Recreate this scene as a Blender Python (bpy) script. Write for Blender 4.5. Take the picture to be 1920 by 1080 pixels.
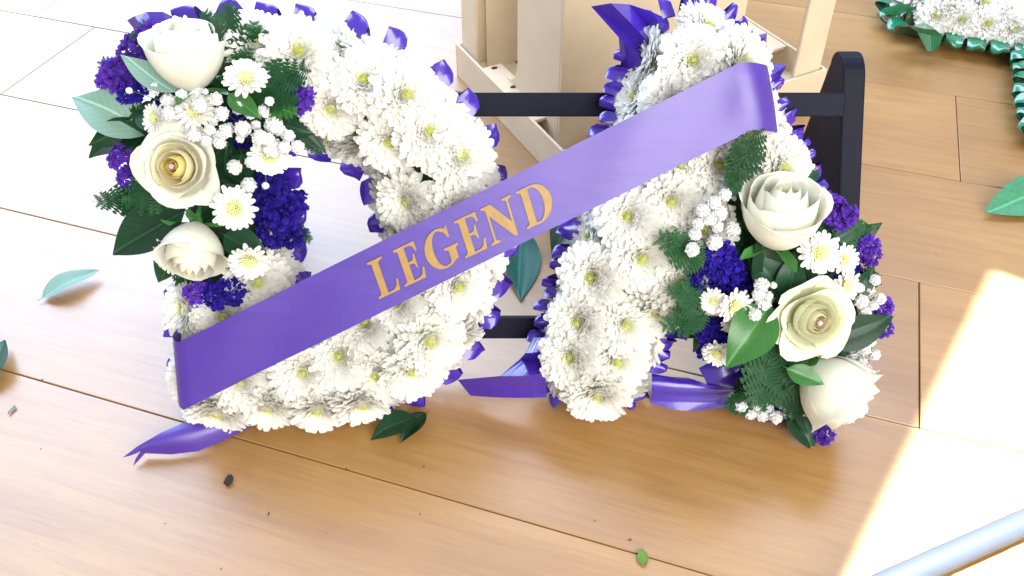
import bpy, bmesh, math, random
from mathutils import Vector, Matrix, Euler, noise
from mathutils.geometry import tessellate_polygon
random.seed(11)
R = math.radians
for o in list(bpy.data.objects):
    bpy.data.objects.remove(o)
scn = bpy.context.scene
col = scn.collection

# ------------------------------------------------------------------ camera
CAM_H, PITCH, FPX = 0.60, 43.6, 1663.0
cd = bpy.data.cameras.new('camera')
cd.sensor_width = 36.0
cd.lens = FPX / 1920.0 * 36.0
cd.clip_start = 0.01
cd.clip_end = 50
cam = bpy.data.objects.new('camera', cd)
col.objects.link(cam)
cam.location = (0, 0, CAM_H)
cam.rotation_euler = (R(90 - PITCH), 0, 0)
scn.camera = cam

# ------------------------------------------------------------------ light
w = bpy.data.worlds.new('World')
scn.world = w
w.use_nodes = True
bg = w.node_tree.nodes['Background']
bg.inputs[0].default_value = (0.96, 0.97, 1.0, 1)
bg.inputs[1].default_value = 0.50


def area_lamp(name, loc, target, sx, sy, power, color, spread=180, roll=0.0):
    l = bpy.data.lights.new(name, 'AREA')
    l.shape = 'RECTANGLE'
    l.size, l.size_y = sx, sy
    l.energy = power
    l.color = color
    l.spread = R(spread)
    o = bpy.data.objects.new(name, l)
    col.objects.link(o)
    o.location = loc
    q = (Vector(target) - Vector(loc)).to_track_quat('-Z', 'Y')
    o.rotation_euler = (q.to_matrix() @ Matrix.Rotation(roll, 3, 'Z')).to_euler()
    return o


# big shop window behind and to the left
area_lamp('window_lamp', (-1.25, 2.1, 1.75), (-0.2, 0.6, 0.1), 2.2, 1.7, 88, (0.50, 0.68, 1.0))
# its lower panes, seen mirrored in the far boards
area_lamp('lower_pane_lamp', (-1.05, 2.9, 0.80), (-0.3, 0.9, 0.1), 2.3, 0.95, 36, (0.50, 0.68, 1.0))
# upper panes of the same shop front, higher and further right
area_lamp('fanlight_lamp', (0.55, 2.0, 2.05), (0.1, 0.5, 0.1), 1.7, 0.8, 32, (0.62, 0.76, 1.0))
# soft fill added right of the camera, for the flower fronts and sash sheen
area_lamp('front_fill_lamp', (0.64, -0.85, 1.02), (0.05, 0.52, 0.12), 1.2, 1.4, 39, (1.0, 0.98, 0.95))
# sunlight: a narrow parallel beam on the floor at the right
area_lamp('sunbeam_lamp', (0.490, 0.266, 1.5), (0.490, 0.266, 0.0), 0.46, 0.62, 17, (0.52, 0.72, 1.0), spread=1.0, roll=R(-35.5))

vs = scn.view_settings
vs.view_transform = 'Standard'
vs.look = 'None'
vs.exposure = 0.46
vs.gamma = 1.0
vs.use_curve_mapping = False
try:
    scn.cycles.use_denoising = True
    scn.cycles.max_bounces = 5
    scn.cycles.diffuse_bounces = 3
    scn.cycles.adaptive_threshold = 0.02
    scn.cycles.sample_clamp_indirect = 6.0
except Exception:
    pass

# ------------------------------------------------------------------ mapping
TH = R(PITCH)


def ray(px, py):
    a = (px - 960) / FPX
    b = (540 - py) / FPX
    return Vector((a, math.cos(TH) + b * math.sin(TH), -math.sin(TH) + b * math.cos(TH)))


def fl(px, py, z=0.0):
    """point of the floor (or of a level plane z above it) seen at a pixel"""
    d = ray(px, py)
    s = (z - CAM_H) / d.z
    return Vector((0, 0, CAM_H)) + d * s


LEAN = 30.0
FRAME = Matrix.Translation((0, 0.500, 0.004)) @ Matrix.Rotation(R(-LEAN), 4, 'X')   # local x = across, -y = towards viewer, z = up the lean
FINV = FRAME.inverted()
C_LOC = FINV @ Vector((0, 0, CAM_H))


def lp(px, py, n):
    """point on the leaning plane lying n in front of the letters' backs, in the leaning frame"""
    d = FINV.to_3x3() @ ray(px, py)
    s = (-n - C_LOC.y) / d.y
    return C_LOC + d * s


# ------------------------------------------------------------------ object helpers
def tag(o, label=None, cat=None, group=None, kind=None):
    if label: o['label'] = label
    if cat: o['category'] = cat
    if group: o['group'] = group
    if kind: o['kind'] = kind
    return o


def link(name, me, parent=None, mat=None, matrix=None):
    o = bpy.data.objects.new(name, me)
    col.objects.link(o)
    if parent: o.parent = parent
    if matrix is not None: o.matrix_local = matrix
    if mat is not None and me is not None:
        if not me.materials: me.materials.append(mat)
        elif me.materials[0] is not mat:
            o.material_slots[0].link = 'OBJECT'
            o.material_slots[0].material = mat
    return o


def empty(name, matrix):
    o = bpy.data.objects.new(name, None)
    o.empty_display_size = 0.05
    col.objects.link(o)
    o.matrix_world = matrix
    return o


def mesh(name, vs_, fs_, smooth=True):
    me = bpy.data.meshes.new(name)
    me.from_pydata([tuple(v) for v in vs_], [], fs_)
    me.update()
    if smooth:
        me.polygons.foreach_set('use_smooth', [True] * len(me.polygons))
    return me


class MB:
    def __init__(s): s.v = []; s.f = []

    def grid(s, pts, closed=False):
        """pts: rows of points"""
        b = len(s.v); nr = len(pts); nc = len(pts[0])
        for r_ in pts: s.v.extend(r_)
        for i in range(nr - 1):
            for j in range(nc - (0 if closed else 1)):
                k = (j + 1) % nc
                s.f.append((b + i * nc + j, b + i * nc + k, b + (i + 1) * nc + k, b + (i + 1) * nc + j))

    def tube(s, path, rad, n=6):
        rows = []
        for i, p in enumerate(path):
            p = Vector(p)
            t = (Vector(path[min(i + 1, len(path) - 1)]) - Vector(path[max(i - 1, 0)])).normalized()
            a = t.orthogonal().normalized(); c = t.cross(a)
            r_ = rad[i] if isinstance(rad, (list, tuple)) else rad
            rows.append([p + (a * math.cos(q) + c * math.sin(q)) * r_ for q in [2 * math.pi * k / n for k in range(n)]])
        b = len(s.v)
        s.grid(rows, True)
        s.f.append(tuple(b + k for k in range(n))[::-1])
        e = b + (len(rows) - 1) * n
        s.f.append(tuple(e + k for k in range(n)))

    def prism(s, poly, fn):
        """poly: 2d outline; fn(p, 0/1) gives the two ends"""
        b = len(s.v); n = len(poly)
        for k in (0, 1):
            for p in poly: s.v.append(fn(p, k))
        for i in range(n):
            j = (i + 1) % n
            s.f.append((b + i, b + j, b + n + j, b + n + i))
        s.f.append(tuple(b + i for i in range(n))[::-1])
        s.f.append(tuple(b + n + i for i in range(n)))

    def box(s, lo, hi, M=None):
        x0, y0, z0 = lo; x1, y1, z1 = hi
        b = len(s.v)
        for p in ((x0, y0, z0), (x1, y0, z0), (x1, y1, z0), (x0, y1, z0), (x0, y0, z1), (x1, y0, z1), (x1, y1, z1), (x0, y1, z1)):
            s.v.append(M @ Vector(p) if M else Vector(p))
        for q in ((0, 3, 2, 1), (4, 5, 6, 7), (0, 1, 5, 4), (1, 2, 6, 5), (2, 3, 7, 6), (3, 0, 4, 7)):
            s.f.append(tuple(b + k for k in q))

    def mesh(s, name, smooth=True, bevel=0, seg=2, fixn=True):
        me = mesh(name, s.v, s.f, smooth)
        if bevel or fixn:
            bm = bmesh.new(); bm.from_mesh(me)
            if fixn: bmesh.ops.recalc_face_normals(bm, faces=bm.faces)
            if bevel:
                ed = [e for e in bm.edges if len(e.link_faces) == 2 and e.calc_face_angle(0) > 0.6]
                bmesh.ops.bevel(bm, geom=ed, offset=bevel, segments=seg, affect='EDGES', profile=0.6, clamp_overlap=True)
            bm.to_mesh(me); bm.free()
        return me


# ------------------------------------------------------------------ materials
def nodes_of(name):
    m = bpy.data.materials.new(name)
    m.use_nodes = True
    nt = m.node_tree
    return m, nt, nt.nodes['Principled BSDF'], nt.nodes['Material Output']


def mat(name, color, rough=0.5, var=0.12, scale=60, bump=0.0, spec=0.5, trans=0.0, tcol=None, metallic=0.0, sheen=0.0, aniso=0.0, coat=0.0, stretch=(1, 1, 1), objvar=0.0, veins=False):
    m, nt, p, out = nodes_of(name)
    N, L = nt.nodes, nt.links
    tc = N.new('ShaderNodeTexCoord'); mp = N.new('ShaderNodeMapping'); nz = N.new('ShaderNodeTexNoise')
    mp.inputs['Scale'].default_value = stretch
    nz.inputs['Scale'].default_value = scale; nz.inputs['Detail'].default_value = 4
    L.new(tc.outputs['Object'], mp.inputs[0]); L.new(mp.outputs[0], nz.inputs['Vector'])
    mx = N.new('ShaderNodeMix'); mx.data_type = 'RGBA'
    mx.inputs['A'].default_value = tuple(c * (1 - var) for c in color) + (1,)
    mx.inputs['B'].default_value = tuple(min(1, c * (1 + var)) for c in color) + (1,)
    L.new(nz.outputs['Fac'], mx.inputs['Factor'])
    co = mx.outputs['Result']
    if objvar:
        oi = N.new('ShaderNodeObjectInfo'); hs = N.new('ShaderNodeHueSaturation'); mr = N.new('ShaderNodeMapRange')
        mr.inputs['To Min'].default_value = 1 - objvar; mr.inputs['To Max'].default_value = 1 + objvar
        L.new(oi.outputs['Random'], mr.inputs['Value']); L.new(mr.outputs[0], hs.inputs['Value']); L.new(co, hs.inputs['Color'])
        co = hs.outputs[0]
    vein = None
    if veins:                                             # midrib and slanting side veins of a leaf
        sx = N.new('ShaderNodeSeparateXYZ'); L.new(tc.outputs['Object'], sx.inputs[0])

        def mth(op, a, b=None, c=None):
            q = N.new('ShaderNodeMath'); q.operation = op
            for k_, v_ in enumerate((a, b, c)):
                if v_ is None: continue
                if isinstance(v_, (int, float)): q.inputs[k_].default_value = v_
                else: L.new(v_, q.inputs[k_])
            return q.outputs[0]
        ax_ = mth('ABSOLUTE', sx.outputs['X'])
        ph_ = mth('MULTIPLY', mth('SUBTRACT', sx.outputs['Y'], mth('MULTIPLY', ax_, 1.1)), 62.0)
        side_ = mth('POWER', mth('MULTIPLY_ADD', mth('SINE', ph_), 0.5, 0.5), 5.0)
        rib_ = mth('LESS_THAN', ax_, 0.012)
        vein = mth('MINIMUM', mth('ADD', mth('MULTIPLY', side_, 0.10), mth('MULTIPLY', rib_, 0.6)), 1.0)
        vm = N.new('ShaderNodeMix'); vm.data_type = 'RGBA'; vm.inputs['B'].default_value = tuple(min(1, c_ * 2.0 + 0.02) for c_ in color) + (1,)
        L.new(vein, vm.inputs['Factor']); L.new(co, vm.inputs['A']); co = vm.outputs['Result']
    L.new(co, p.inputs['Base Color'])
    p.inputs['Roughness'].default_value = rough
    p.inputs['Specular IOR Level'].default_value = spec
    p.inputs['Metallic'].default_value = metallic
    p.inputs['Sheen Weight'].default_value = sheen
    p.inputs['Coat Weight'].default_value = coat
    p.inputs['Anisotropic'].default_value = aniso
    if bump:
        b = N.new('ShaderNodeBump'); b.inputs['Strength'].default_value = bump; b.inputs['Distance'].default_value = 0.001
        L.new(nz.outputs['Fac'], b.inputs['Height']); L.new(b.outputs[0], p.inputs['Normal'])
    if trans:
        t = N.new('ShaderNodeBsdfTranslucent'); ms = N.new('ShaderNodeMixShader')
        t.inputs[0].default_value = tuple(tcol or color) + (1,)
        ms.inputs[0].default_value = trans
        L.new(p.outputs[0], ms.inputs[1]); L.new(t.outputs[0], ms.inputs[2]); L.new(ms.outputs[0], out.inputs['Surface'])
    return m


def bloom_mat(name, inner, outer, r0, r1, trans=0.22):
    m, nt, p, out = nodes_of(name)
    N, L = nt.nodes, nt.links
    tc = N.new('ShaderNodeTexCoord')
    mul = N.new('ShaderNodeVectorMath'); mul.operation = 'MULTIPLY'; mul.inputs[1].default_value = (1, 1, 0)
    ln = N.new('ShaderNodeVectorMath'); ln.operation = 'LENGTH'
    mr = N.new('ShaderNodeMapRange'); mr.inputs['From Min'].default_value = r0; mr.inputs['From Max'].default_value = r1
    mr.interpolation_type = 'SMOOTHSTEP'
    mx = N.new('ShaderNodeMix'); mx.data_type = 'RGBA'
    mx.inputs['A'].default_value = inner + (1,); mx.inputs['B'].default_value = outer + (1,)
    L.new(tc.outputs['Object'], mul.inputs[0]); L.new(mul.outputs[0], ln.inputs[0]); L.new(ln.outputs['Value'], mr.inputs['Value'])
    L.new(mr.outputs[0], mx.inputs['Factor'])
    L.new(mx.outputs['Result'], p.inputs['Base Color'])
    p.inputs['Roughness'].default_value = 0.6
    p.inputs['Specular IOR Level'].default_value = 0.25
    t = N.new('ShaderNodeBsdfTranslucent'); ms = N.new('ShaderNodeMixShader'); ms.inputs[0].default_value = trans
    L.new(mx.outputs['Result'], t.inputs[0])
    L.new(p.outputs[0], ms.inputs[1]); L.new(t.outputs[0], ms.inputs[2]); L.new(ms.outputs[0], out.inputs['Surface'])
    return m


def wood_mat():
    m, nt, p, out = nodes_of('oak_laminate')
    N, L = nt.nodes, nt.links
    tc = N.new('ShaderNodeTexCoord'); oi = N.new('ShaderNodeObjectInfo')
    off = N.new('ShaderNodeVectorMath'); off.operation = 'MULTIPLY_ADD'
    cmb = N.new('ShaderNodeCombineXYZ')
    for k in range(3): L.new(oi.outputs['Random'], cmb.inputs[k])
    off.inputs[1].default_value = (37, 19, 11)
    L.new(cmb.outputs[0], off.inputs[0]); L.new(tc.outputs['Object'], off.inputs[2])

    def nz(sc, detail, rough=0.55, dist=0.0):
        mp = N.new('ShaderNodeMapping'); mp.inputs['Scale'].default_value = sc
        n = N.new('ShaderNodeTexNoise'); n.inputs['Scale'].default_value = 1; n.inputs['Detail'].default_value = detail
        n.inputs['Roughness'].default_value = rough; n.inputs['Distortion'].default_value = dist
        L.new(off.outputs[0], mp.inputs[0]); L.new(mp.outputs[0], n.inputs['Vector'])
        return n
    broad = nz((2.2, 13, 5), 3, 0.5, 0.6)
    grain = nz((9, 150, 9), 6, 0.6, 0.4)
    fine = nz((30, 700, 20), 3, 0.6)
    patch = nz((5, 6, 5), 4, 0.6)

    def ramp(src, stops):
        r_ = N.new('ShaderNodeValToRGB')
        e = r_.color_ramp.elements
        e[0].position, e[0].color = stops[0][0], stops[0][1] + (1,)
        e[1].position, e[1].color = stops[1][0], stops[1][1] + (1,)
        for q, c in stops[2:]:
            x = e.new(q); x.color = c + (1,)
        L.new(src, r_.inputs[0]); return r_.outputs[0]
    base = ramp(broad.outputs['Fac'], [(0.3, (0.31, 0.155, 0.036)), (0.72, (0.40, 0.220, 0.066)), (0.5, (0.355, 0.185, 0.048))])
    g = ramp(grain.outputs['Fac'], [(0.32, (0.72, 0.62, 0.52)), (0.58, (1.0, 1.0, 1.0))])
    g2 = ramp(fine.outputs['Fac'], [(0.3, (0.82, 0.78, 0.74)), (0.6, (1.04, 1.03, 1.0))])
    g3 = ramp(patch.outputs['Fac'], [(0.3, (0.9, 0.86, 0.82)), (0.65, (1.05, 1.05, 1.05))])

    def mulc(a, b, f=1.0):
        x = N.new('ShaderNodeMix'); x.data_type = 'RGBA'; x.blend_type = 'MULTIPLY'; x.inputs['Factor'].default_value = f
        L.new(a, x.inputs['A']); L.new(b, x.inputs['B']); return x.outputs['Result']
    c = mulc(mulc(mulc(base, g, 0.5), g2, 0.5), g3)
    hs = N.new('ShaderNodeHueSaturation'); mr = N.new('ShaderNodeMapRange')
    mr.inputs['To Min'].default_value = 0.9; mr.inputs['To Max'].default_value = 1.1
    L.new(oi.outputs['Random'], mr.inputs['Value']); L.new(mr.outputs[0], hs.inputs['Value']); L.new(c, hs.inputs['Color'])
    hs.inputs['Saturation'].default_value = 0.98
    L.new(hs.outputs[0], p.inputs['Base Color'])
    rr = N.new('ShaderNodeMapRange'); rr.inputs['To Min'].default_value = 0.36; rr.inputs['To Max'].default_value = 0.52
    L.new(patch.outputs['Fac'], rr.inputs['Value']); L.new(rr.outputs[0], p.inputs['Roughness'])
    p.inputs['Specular IOR Level'].default_value = 0.6
    p.inputs['Coat Weight'].default_value = 0.6; p.inputs['Coat Roughness'].default_value = 0.3
    b = N.new('ShaderNodeBump'); b.inputs['Strength'].default_value = 0.08; b.inputs['Distance'].default_value = 0.0006
    L.new(grain.outputs['Fac'], b.inputs['Height']); L.new(b.outputs[0], p.inputs['Normal'])
    return m


M = {}
M['wood'] = wood_mat()
M['gap'] = mat('joint_dirt', (0.05, 0.032, 0.02), 0.9)
M['bloom'] = bloom_mat('white_petal', (0.86, 0.86, 0.50), (0.95, 0.94, 0.88), 0.0012, 0.0072, 0.5)
M['eye'] = mat('green_yellow_eye', (0.46, 0.50, 0.10), 0.7, 0.35, 500, bump=0.4)
M['daisy'] = bloom_mat('santini_petal', (0.82, 0.80, 0.45), (0.86, 0.86, 0.80), 0.004, 0.008)
M['daisy_eye'] = mat('pale_yellow_eye', (0.74, 0.73, 0.34), 0.7, 0.2, 600, bump=0.4)
M['rose_out'] = mat('ivory_rose_petal', (0.88, 0.87, 0.74), 0.5, 0.06, 90, bump=0.2, trans=0.3, spec=0.3, sheen=0.2)
M['rose_mid'] = mat('cream_rose_petal', (0.90, 0.84, 0.58), 0.5, 0.06, 90, bump=0.2, trans=0.35, spec=0.3, sheen=0.2)
M['rose_in'] = mat('yellow_rose_petal', (0.95, 0.81, 0.36), 0.5, 0.06, 90, bump=0.2, trans=0.4, spec=0.3)
M['rose_green'] = mat('greenish_rose_petal', (0.84, 0.84, 0.60), 0.5, 0.05, 90, bump=0.2, trans=0.25, spec=0.3, sheen=0.2)
M['gem'] = mat('pink_diamante', (0.75, 0.35, 0.42), 0.08, 0.1, 900, spec=1.0, coat=1.0)
M['leaf'] = mat('ruscus_leaf', (0.008, 0.042, 0.018), 0.36, 0.3, 45, bump=0.15, spec=0.3, trans=0.1, tcol=(0.05, 0.2, 0.03), objvar=0.35, veins=True)
M['leaf_bright'] = mat('bright_leaf', (0.035, 0.15, 0.028), 0.3, 0.25, 45, bump=0.15, trans=0.15, tcol=(0.1, 0.35, 0.04), veins=True)
M['leaf_back'] = mat('pale_leaf_underside', (0.19, 0.31, 0.24), 0.55, 0.12, 45, bump=0.15, trans=0.1, spec=0.2, veins=True)
M['leaf_teal'] = mat('teal_leaf', (0.010, 0.085, 0.062), 0.45, 0.25, 45, bump=0.1, spec=0.25, veins=True)
M['leaf_mint'] = mat('mint_leaf', (0.05, 0.22, 0.11), 0.4, 0.3, 25, bump=0.1, veins=True)
M['fern'] = mat('leather_fern', (0.010, 0.060, 0.018), 0.5, 0.35, 90, bump=0.3, spec=0.25, trans=0.15, tcol=(0.05, 0.22, 0.03), objvar=0.3)
M['stem'] = mat('green_stem', (0.06, 0.13, 0.03), 0.6)
M['gyp'] = mat('gypsophila_white', (0.86, 0.86, 0.84), 0.65, 0.04, 300, trans=0.2, spec=0.2)
M['statice'] = mat('statice_purple', (0.024, 0.010, 0.27), 0.7, 0.55, 260, trans=0.2, tcol=(0.12, 0.05, 0.6), objvar=0.3, spec=0.2)
M['statice_v'] = mat('statice_violet', (0.11, 0.035, 0.40), 0.7, 0.4, 260, trans=0.2, tcol=(0.25, 0.1, 0.6), objvar=0.25, spec=0.2)
M['foam'] = mat('floral_foam', (0.05, 0.10, 0.04), 0.95, 0.2, 200, bump=0.5)
M['ribbon'] = mat('purple_poly_ribbon', (0.048, 0.016, 0.31), 0.25, 0.12, 30, spec=0.6, coat=0.3)
M['green_ribbon'] = mat('green_poly_ribbon', (0.008, 0.16, 0.075), 0.22, 0.15, 30, spec=0.7, coat=0.4)
M['sash'] = mat('purple_satin', (0.050, 0.011, 0.265), 0.44, 0.18, 14, spec=0.9, bump=0.6, sheen=0.08, stretch=(1, 1, 4))
M['gold'] = mat('gold_foil_print', (0.34, 0.205, 0.055), 0.45, 0.25, 160, bump=0.2, spec=0.5)
M['black'] = mat('black_coated_metal', (0.006, 0.007, 0.016), 0.55, 0.3, 80, bump=0.1, spec=0.12)
M['crate'] = mat('beige_plastic', (0.80, 0.66, 0.47), 0.5, 0.15, 18, bump=0.1, spec=0.35, trans=0.12, tcol=(0.75, 0.42, 0.18))
M['hole'] = mat('hole_shadow', (0.06, 0.015, 0.01), 0.8)
M['tube'] = mat('darkened_white_metal', (0.048, 0.043, 0.042), 0.5, 0.05, 30, spec=0.25)  # white tube coloured dark, as if shaded, to hold its tone in the sunbeam
M['scrap_dark'] = mat('dark_leaf_scrap', (0.02, 0.014, 0.010), 0.7, 0.3, 300)
M['scrap_green'] = mat('green_leaf_scrap', (0.10, 0.19, 0.02), 0.6, 0.35, 300, bump=0.4)
M['scrap_grey'] = mat('grey_leaf_scrap', (0.17, 0.18, 0.17), 0.7, 0.3, 300)
M['crumb'] = mat('brown_crumb', (0.10, 0.055, 0.025), 0.8, 0.5, 400)

# ------------------------------------------------------------------ floor of laminate planks
PA = R(-18.3)
PX = Vector((math.cos(PA), math.sin(PA), 0)); PN = Vector((-math.sin(PA), math.cos(PA), 0))
PW, PL, OFF0 = 0.1893, 1.26, 0.3545


def floor_build():
    mb = MB(); s = 4.2
    mb.v = [Vector((-s, 1.0 - s, -0.0125)), Vector((s, 1.0 - s, -0.0125)), Vector((s, 1.0 + s, -0.0125)), Vector((-s, 1.0 + s, -0.0125))]
    mb.f = [(0, 1, 2, 3)]
    f = link('floor', mb.mesh('floor'), None, M['gap'])
    tag(f, kind='structure')
    pm = MB(); g = 0.0005
    pm.box((g, g, -0.012), (PL - g, PW - g, 0.0))
    me = pm.mesh('plank', smooth=False, bevel=0.0006, seg=1)
    j1 = fl(1724, 660).dot(PX); j2 = fl(1797, 262).dot(PX)
    fixed = {1: j1, 3: j2, 0: j1 + 0.16, 2: j1 + 0.15, -1: j1 + 0.10, 4: j1 + 0.35}
    for r_ in range(-9, 14):
        s0 = fixed.get(r_, random.random() * PL)
        k = math.floor((-2.4 - s0) / PL)
        while s0 + k * PL < 2.4:
            p = PX * (s0 + k * PL) + PN * (OFF0 + r_ * PW)
            k += 1
            o = link('plank', me, f, M['wood'])
            o.matrix_local = Matrix.Translation(p + Vector((0, 0, random.uniform(-0.0002, 0.0002)))) @ Matrix.Rotation(PA, 4, 'Z')
    return f


floor = floor_build()

# ------------------------------------------------------------------ flower meshes


def petal_rows(L_, w_, cup, bend, nseg=5, point=0.5):
    """a petal along +y from the origin, face up +z"""
    rows = []
    for i in range(nseg + 1):
        t = i / nseg
        ww = w_ * (0.35 + 0.65 * math.sin(math.pi * min(1, 0.15 + t * 0.55) )) if t < 0.75 else w_ * (1 - ((t - 0.75) / 0.25) ** 2 * (0.32 + 0.4 * point))
        y = L_ * t; z = bend * t * t
        rows.append([Vector((-ww / 2, y, z + cup * ww)), Vector((0, y * (1.0 if i < nseg else 1.04), z)), Vector((ww / 2, y, z + cup * ww))])
    return rows


def add_petal(mb, rows, M4):
    mb.grid([[M4 @ p for p in r_] for r_ in rows])


def chrys_mesh(k):
    rnd = random.Random(100 + k)
    mb = MB()
    rings = [(26, 0.0258, -2, 0.0058), (30, 0.0268, 12, 0.0060), (30, 0.0264, 20, 0.0060), (30, 0.0252, 27, 0.0058), (29, 0.0234, 33, 0.0056), (27, 0.0212, 39, 0.0053),
             (25, 0.0188, 46, 0.0049), (22, 0.0165, 53, 0.0045), (19, 0.0146, 60, 0.0041), (15, 0.0128, 67, 0.0037), (11, 0.0114, 74, 0.0032), (7, 0.0100, 81, 0.0027)]
    for ri, (n, L_, el, w_) in enumerate(rings):
        ph = rnd.random() * 6.28
        for i in range(n):
            a = ph + 2 * math.pi * i / n + rnd.uniform(-0.10, 0.10)
            e = R(el + rnd.uniform(-6, 6))
            ll = L_ * rnd.uniform(0.90, 1.06)
            rows = petal_rows(ll, w_ * rnd.uniform(0.95, 1.22), 0.22, ll * rnd.uniform(-0.10, 0.08), 4, rnd.random() * 0.5)
            M4 = Matrix.Rotation(a, 4, 'Z') @ Matrix.Translation((0, 0.0008, 0)) @ Matrix.Rotation(e, 4, 'X') @ Matrix.Rotation(rnd.uniform(-0.22, 0.22), 4, 'Y')
            add_petal(mb, rows, M4)
    # plain dome added under the petals so the gaps look white, not dark
    rows = []
    for i in range(6):
        th = R(8 + 88 * i / 5)
        rows.append([Vector((0.0150 * math.sin(th) * math.cos(q), 0.0150 * math.sin(th) * math.sin(q), 0.0088 * math.cos(th))) for q in [k_ * math.pi / 8 for k_ in range(16)]])
    mb.grid(rows, True)
    return mesh('chrysanthemum', mb.v, mb.f)


def dome_mesh(name, r, h, n, size, seed):
    rnd = random.Random(seed)
    mb = MB()
    for i in range(n):
        t = (i + 0.5) / n
        rr = r * math.sqrt(t); a = i * 2.39996
        z = h * (1 - t)
        d = Vector((math.cos(a) * rr / r * 0.5, math.sin(a) * rr / r * 0.5, 1)).normalized()
        p = Vector((math.cos(a) * rr, math.sin(a) * rr, z))
        s = size * rnd.uniform(0.8, 1.2)
        x = d.orthogonal().normalized(); y = d.cross(x)
        b = len(mb.v)
        for k in range(5):
            q = 2 * math.pi * k / 5
            mb.v.append(p + (x * math.cos(q) + y * math.sin(q)) * s - d * size)
        for k in range(5):
            q = 2 * math.pi * k / 5
            mb.v.append(p + (x * math.cos(q) + y * math.sin(q)) * s * 0.6 + d * size * rnd.uniform(0.6, 1.3))
        for k in range(5):
            mb.f.append((b + k, b + (k + 1) % 5, b + 5 + (k + 1) % 5, b + 5 + k))
        mb.f.append(tuple(b + 5 + k for k in range(5)))
    return mesh(name, mb.v, mb.f)


CHRYS = [chrys_mesh(k) for k in range(6)]
EYES = [dome_mesh('flower_centre', 0.0020 + 0.0006 * k, 0.0022, 20 + 8 * k, 0.0007, k) for k in range(3)]


def daisy_mesh(k):
    rnd = random.Random(40 + k); mb = MB()
    for (n, L_, el, w_) in ((19, 0.0150, 6, 0.0046), (17, 0.0135, 20, 0.0042), (13, 0.0095, 42, 0.0030)):
        ph = rnd.random() * 6
        for i in range(n):
            a = ph + 2 * math.pi * i / n + rnd.uniform(-.06, .06)
            rows = petal_rows(L_ * rnd.uniform(.9, 1.08), w_, 0.2, L_ * rnd.uniform(-.05, .15), 4, 0.2)
            add_petal(mb, rows, Matrix.Rotation(a, 4, 'Z') @ Matrix.Translation((0, 0.002, 0)) @ Matrix.Rotation(R(el + rnd.uniform(-6, 6)), 4, 'X'))
    return mesh('santini_daisy', mb.v, mb.f)


DAISY = [daisy_mesh(k) for k in range(2)]
DEYE = dome_mesh('flower_centre', 0.0058, 0.0035, 44, 0.0009, 9)


def gyp_mesh(k):
    """a tiny double blossom: ruffled ball of petals"""
    rnd = random.Random(70 + k); mb = MB(); n = 34
    for i in range(n):
        t = (i + 0.5) / n
        el = math.asin(min(1, 1 - 1.35 * t)) if 1 - 1.35 * t > -1 else -1.2
        a = i * 2.39996
        d = Vector((math.cos(a) * math.cos(el), math.sin(a) * math.cos(el), math.sin(el)))
        x = d.orthogonal().normalized(); x = (Matrix.Rotation(rnd.uniform(0, 6.28), 3, d) @ x)
        y = d.cross(x)
        c = d * 0.0036 * rnd.uniform(0.92, 1.08)
        b = len(mb.v)
        mb.v.append(c * 0.82)
        m_ = 7
        for q in range(m_):
            an = 2 * math.pi * q / m_
            r_ = 0.0024 * rnd.uniform(0.8, 1.15)
            mb.v.append(c + (x * math.cos(an) + y * math.sin(an)) * r_ + d * 0.0008 * (1 if q % 2 else -0.5) * rnd.uniform(.5, 1.3))
        for q in range(m_):
            mb.f.append((b, b + 1 + q, b + 1 + (q + 1) % m_))
    return mesh('gypsophila_blossom', mb.v, mb.f)


GYP = [gyp_mesh(k) for k in range(4)]


def statice_mesh(k):
    """a crumpled head of papery florets about 40 mm across"""
    rnd = random.Random(90 + k); mb = MB()
    for i in range(150):
        p = Vector((rnd.uniform(-1, 1), rnd.uniform(-1, 1), rnd.uniform(-.4, 1)))
        while p.length > 1: p *= 0.7
        p = Vector((p.x * 0.017, p.y * 0.017, p.z * 0.009))
        d = (p * 0.8 + Vector((0, 0, 0.012)) + Vector((rnd.gauss(0, .006), rnd.gauss(0, .006), 0))).normalized()
        x = d.orthogonal().normalized(); y = d.cross(x)
        s = rnd.uniform(0.0018, 0.0034); b = len(mb.v); n = 10
        mb.v.append(p - d * s * 0.8)
        for q in range(n):
            a = 2 * math.pi * q / n
            z = (0.35 if q % 2 else -0.1) * s * rnd.uniform(.5, 1.5)
            mb.v.append(p + (x * math.cos(a) + y * math.sin(a)) * s * 0.55 + d * z * 0.3)
        for q in range(n):
            a = 2 * math.pi * q / n
            z = (0.5 if q % 2 else -0.05) * s * rnd.uniform(.5, 1.5)
            mb.v.append(p + (x * math.cos(a) + y * math.sin(a)) * s * rnd.uniform(.85, 1.15) + d * (z + 0.1 * s))
        for q in range(n):
            q2 = (q + 1) % n
            mb.f.append((b, b + 1 + q, b + 1 + q2))
            mb.f.append((b + 1 + q, b + 1 + n + q, b + 1 + n + q2, b + 1 + q2))
    return mesh('statice_head', mb.v, mb.f)


STAT = [statice_mesh(k) for k in range(4)]


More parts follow.
